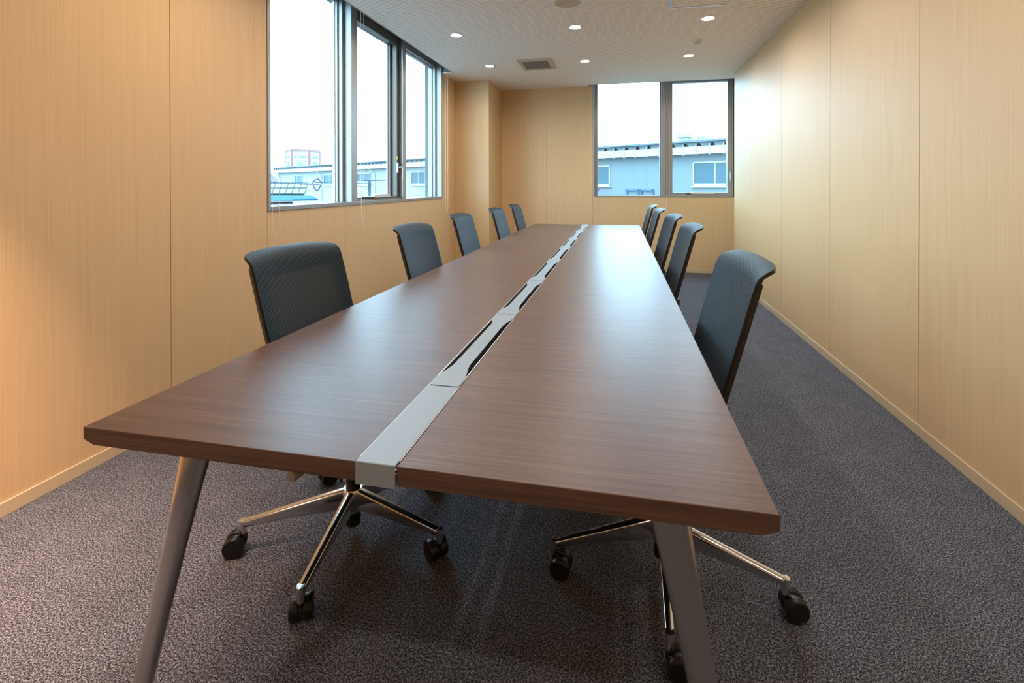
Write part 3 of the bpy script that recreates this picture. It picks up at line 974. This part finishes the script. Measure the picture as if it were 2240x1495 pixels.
# two blue sign frames low on the near wall and a blue stay
for a, b_, lab in ((5.15, 6.0, 'left'), (4.2, 5.05, 'right')):
    m = MB()
    for q in ((a, b_, .83, .93), (a, a + .1, -.6, .93), (b_ - .1, b_, -.6, .93), (a, b_, -.6, -.5)): m.box(q[0], q[1], -.12, -.03, q[2], q[3])
    o = m.build('sign_frame', M['blueframe'], mw=BM)
    tag(o, f'{lab} one of two blue rectangular frames low on the factory wall', 'frame', 'blue frames on the factory wall')
m = MB(); m.tube([(7.62, -.6, 1.0), (8.0, -.6, .2), (8.0, -.6, GZ)], .07, 8)
tag(m.build('blue_pole', M['blueframe'], mw=BM), 'blue slanted pole end at the bottom left of the far window', 'pole')

# octagonal water tank beyond the cream factory
tc = W(-42.85, 92.0)
al_ = math.atan2(-tc.y, -tc.x)
NS, R8 = 6, 3.15
tk = empty('water_tank', tc, rotz=al_ + radians(21.3), label='six-sided white tank with faded red bands rising behind the factory roof', cat='tank')
def octr(r, z): return [(r * cos(2 * pi * k / NS), r * sin(2 * pi * k / NS), z) for k in range(NS)]
m = MB(); m.loft([octr(R8, GZ), octr(R8, 7.85)]); m.build('tank_wall', M['tankwhite'], tk)
m = MB(); m.loft([octr(R8 * 1.03, 7.62), octr(R8 * 1.03, 8.12)])
for k in range(NS):
    V_ = Vector((R8 * cos(2 * pi * k / NS), R8 * sin(2 * pi * k / NS), 0))
    for sg in (-1, 1):
        an = 2 * pi * k / NS + sg * pi / NS
        nv = Vector((cos(an), sin(an), 0)); C_ = nv * R8 * cos(pi / NS)
        tv = (C_ - V_).normalized()
        a_ = V_ + nv * .03; b_2 = V_ + tv * .30 + nv * .03
        m.quad((a_.x, a_.y, GZ), (b_2.x, b_2.y, GZ), (b_2.x, b_2.y, 7.7), (a_.x, a_.y, 7.7))
m.build('red_band', M['redband'], tk)
m = MB(); m.loft([octr(R8 * 1.0, 8.12), octr(.4, 8.5)]); m.lathe([(.0001, 8.45), (.22, 8.45), (.22, 8.85), (.3, 8.87), (.0001, 8.93)], 10)
m.build('cap', M['fascia'], tk)
for face in range(NS):
    an = 2 * pi * (face + .5) / NS
    nrm = Vector((cos(an), sin(an), 0)); tn = Vector((-sin(an), cos(an), 0))
    ap = R8 * cos(pi / NS) + .03
    m = MB(); m2_ = MB()
    def stroke(mb, u0, z0, u1, z1, w_=.06):
        d = Vector((u1 - u0, z1 - z0)); d.normalize(); q = Vector((-d.y, d.x)) * w_ / 2
        P = [(u0 + q.x, z0 + q.y), (u1 + q.x, z1 + q.y), (u1 - q.x, z1 - q.y), (u0 - q.x, z0 - q.y)]
        mb.prism(P, lambda a_, z: tuple(nrm * ap + tn * a_ + Vector((0, 0, z))), lambda a_, z: tuple(nrm * (ap + .02) + tn * a_ + Vector((0, 0, z))))
    if face % 2:
        us = (-.82, -.42, -.02, .38, .80)
    else:      # round mark followed by small characters
        us = (-.15, .2, .55)
        for k in range(10):
            a0, a1 = 2 * pi * k / 10, 2 * pi * (k + 1) / 10
            stroke(m, -.62 + .17 * cos(a0), 6.62 + .17 * sin(a0), -.62 + .17 * cos(a1), 6.62 + .17 * sin(a1), .07)
    for gi, u in enumerate(us):      # small square characters, too blurred in the distance to read
        w2 = .11
        stroke(m, u - w2, 6.76, u + w2, 6.76, .05); stroke(m, u, 6.46, u, 6.80, .05)
        if gi != 1:
            stroke(m, u - w2, 6.48, u + w2, 6.48, .05); stroke(m, u - w2, 6.48, u - w2, 6.76, .05); stroke(m, u + w2, 6.48, u + w2, 6.76, .05)
        stroke(m, u - w2, 6.62, u + w2, 6.62, .05)
    for (u0, u1, z1) in ((-.05, -.42, 5.9), (-.02, -.15, 5.5), (0, .05, 5.3), (.05, .25, 5.85), (.08, .5, 5.6), (-.1, -.62, 5.3), (.15, .66, 5.1)):
        stroke(m2_, u0, 4.2, u0 + (u1 - u0) * .5, 4.2 + (z1 - 4.2) * .6, .10); stroke(m2_, u0 + (u1 - u0) * .5, 4.2 + (z1 - 4.2) * .6, u1, z1, .08)
    m.build('lettering', M['ink'], tk); m2_.build('plant_motif', M['inkgreen'], tk)

# low shed with sheet roof, tarpaulin, cable loop, post: seen low in the first side pane
def place_rd(u, d): return (u - CX) / F_PX * d
def at(u, v, d): return W(place_rd(u, d), d, CAM_H - (v - V0) / F_PX * d)
sh = empty('lean_to_shed', at(640, 470, 26), label='low shed with a grey green panelled roof outside the first side window', cat='shed')
def rel(p): return tuple(p - sh.location)
A0, A1, A2, A3 = at(560, 408, 30), at(674, 408.5, 30), at(665, 434, 25), at(552, 434, 25)
m = MB()
m.loft([[rel(A0), rel(A1), rel(A2), rel(A3)], [rel(p + Vector((0, 0, .06))) for p in (A0, A1, A2, A3)]])
m.build('roof', M['tileroof'], sh)
m = MB()
for k in range(0, 9):
    t = k / 8; p, q = A0.lerp(A1, t), A3.lerp(A2, t)
    m.tube([rel(p + Vector((0, 0, .07))), rel(q + Vector((0, 0, .07)))], .018, 5)
for k in (0, .5, 1):
    m.tube([rel(A0.lerp(A3, k) + Vector((0, 0, .09))), rel(A1.lerp(A2, k) + Vector((0, 0, .09)))], .022 if k < 1 else .05, 5)
m.build('batten', M['tileline'], sh)
m = MB()
lo = [Vector((p.x, p.y, GZ)) for p in (A0, A1, A2, A3)]
hi = [p - Vector((0, 0, .08)) for p in (A0, A1, A2, A3)]
m.loft([[rel(p) for p in lo], [rel(p) for p in hi]]); m.build('wall', M['facade_white'], sh)
tp = empty('tarpaulin_stack', at(612, 445, 20), label='blue tarpaulin covered stack at the lower left of the side window', cat='tarpaulin')
q = [at(570, 433, 20), at(633, 433, 20), at(645, 441, 19), at(643, 445, 19), at(570, 445, 19)]
m = MB(); m.loft([[tuple(p - tp.location) for p in q], [tuple(p + CDV * 2.2 - Vector((0, 0, .05)) - tp.location) for p in q]])
m.build('cover', M['tarp'], tp, bevel=.05)
m = MB()
q2 = [Vector((p.x, p.y, z)) for z in (GZ, 0.47) for p in (at(572, 445, 19.3), at(640, 445, 19.3), at(640, 445, 21), at(572, 445, 21))]
m.loft([[tuple(p - tp.location) for p in q2[:4]], [tuple(p - tp.location) for p in q2[4:]]])
m.build('load', M['steelpost'], tp)
# overhead cable with a coiled loop
m = MB()
m.tube([at(560, 407, 22), at(640, 407.5, 22), at(700, 409, 22)], .018, 6)
m.tube([at(690, 404.5, 22.3), at(735, 403, 22.5), at(860, 399, 24)], .022, 6)
m.tube([at(683, 407, 22), at(688, 400, 22), at(696, 396.5, 22), at(700, 401, 22), at(704, 405, 22), at(701, 412, 22), at(697, 420, 22), at(693, 422.5, 22), at(688, 418, 22), at(685, 410, 22)], .028, 6)
tag(m.build('overhead_cable', M['wire'], smooth=True), 'overhead cable with a hanging loop outside the first side window', 'cable')
pr_ = at(808, 452, 20)
ps = empty('fence_post', (pr_.x, pr_.y, GZ), label='dark post with a sloping rail outside the middle side window', cat='post')
m = MB(); P0 = at(809, 402, 20); P1 = at(811, 428, 20)
m.box(-.045, .045, -.045, .045, 0, P0.z - GZ); m.build('post', M['steelpost'], ps)
m = MB(); m.tube([tuple(at(770, 413, 20) - ps.location), tuple(at(809, 427, 20) - ps.location)], .045, 6); m.build('rail', M['fascia'], ps)
m = MB(); b1 = at(770, 401, 20.5); b2 = at(811, 402, 20.5); b3 = at(811, 405, 20.5); b4 = at(770, 404.5, 20.5)
m.loft([[tuple(p - ps.location) for p in (b1, b2, b3, b4)], [tuple(p + CDV * .1 - ps.location) for p in (b1, b2, b3, b4)]]); m.build('crossbar', M['fascia'], ps)
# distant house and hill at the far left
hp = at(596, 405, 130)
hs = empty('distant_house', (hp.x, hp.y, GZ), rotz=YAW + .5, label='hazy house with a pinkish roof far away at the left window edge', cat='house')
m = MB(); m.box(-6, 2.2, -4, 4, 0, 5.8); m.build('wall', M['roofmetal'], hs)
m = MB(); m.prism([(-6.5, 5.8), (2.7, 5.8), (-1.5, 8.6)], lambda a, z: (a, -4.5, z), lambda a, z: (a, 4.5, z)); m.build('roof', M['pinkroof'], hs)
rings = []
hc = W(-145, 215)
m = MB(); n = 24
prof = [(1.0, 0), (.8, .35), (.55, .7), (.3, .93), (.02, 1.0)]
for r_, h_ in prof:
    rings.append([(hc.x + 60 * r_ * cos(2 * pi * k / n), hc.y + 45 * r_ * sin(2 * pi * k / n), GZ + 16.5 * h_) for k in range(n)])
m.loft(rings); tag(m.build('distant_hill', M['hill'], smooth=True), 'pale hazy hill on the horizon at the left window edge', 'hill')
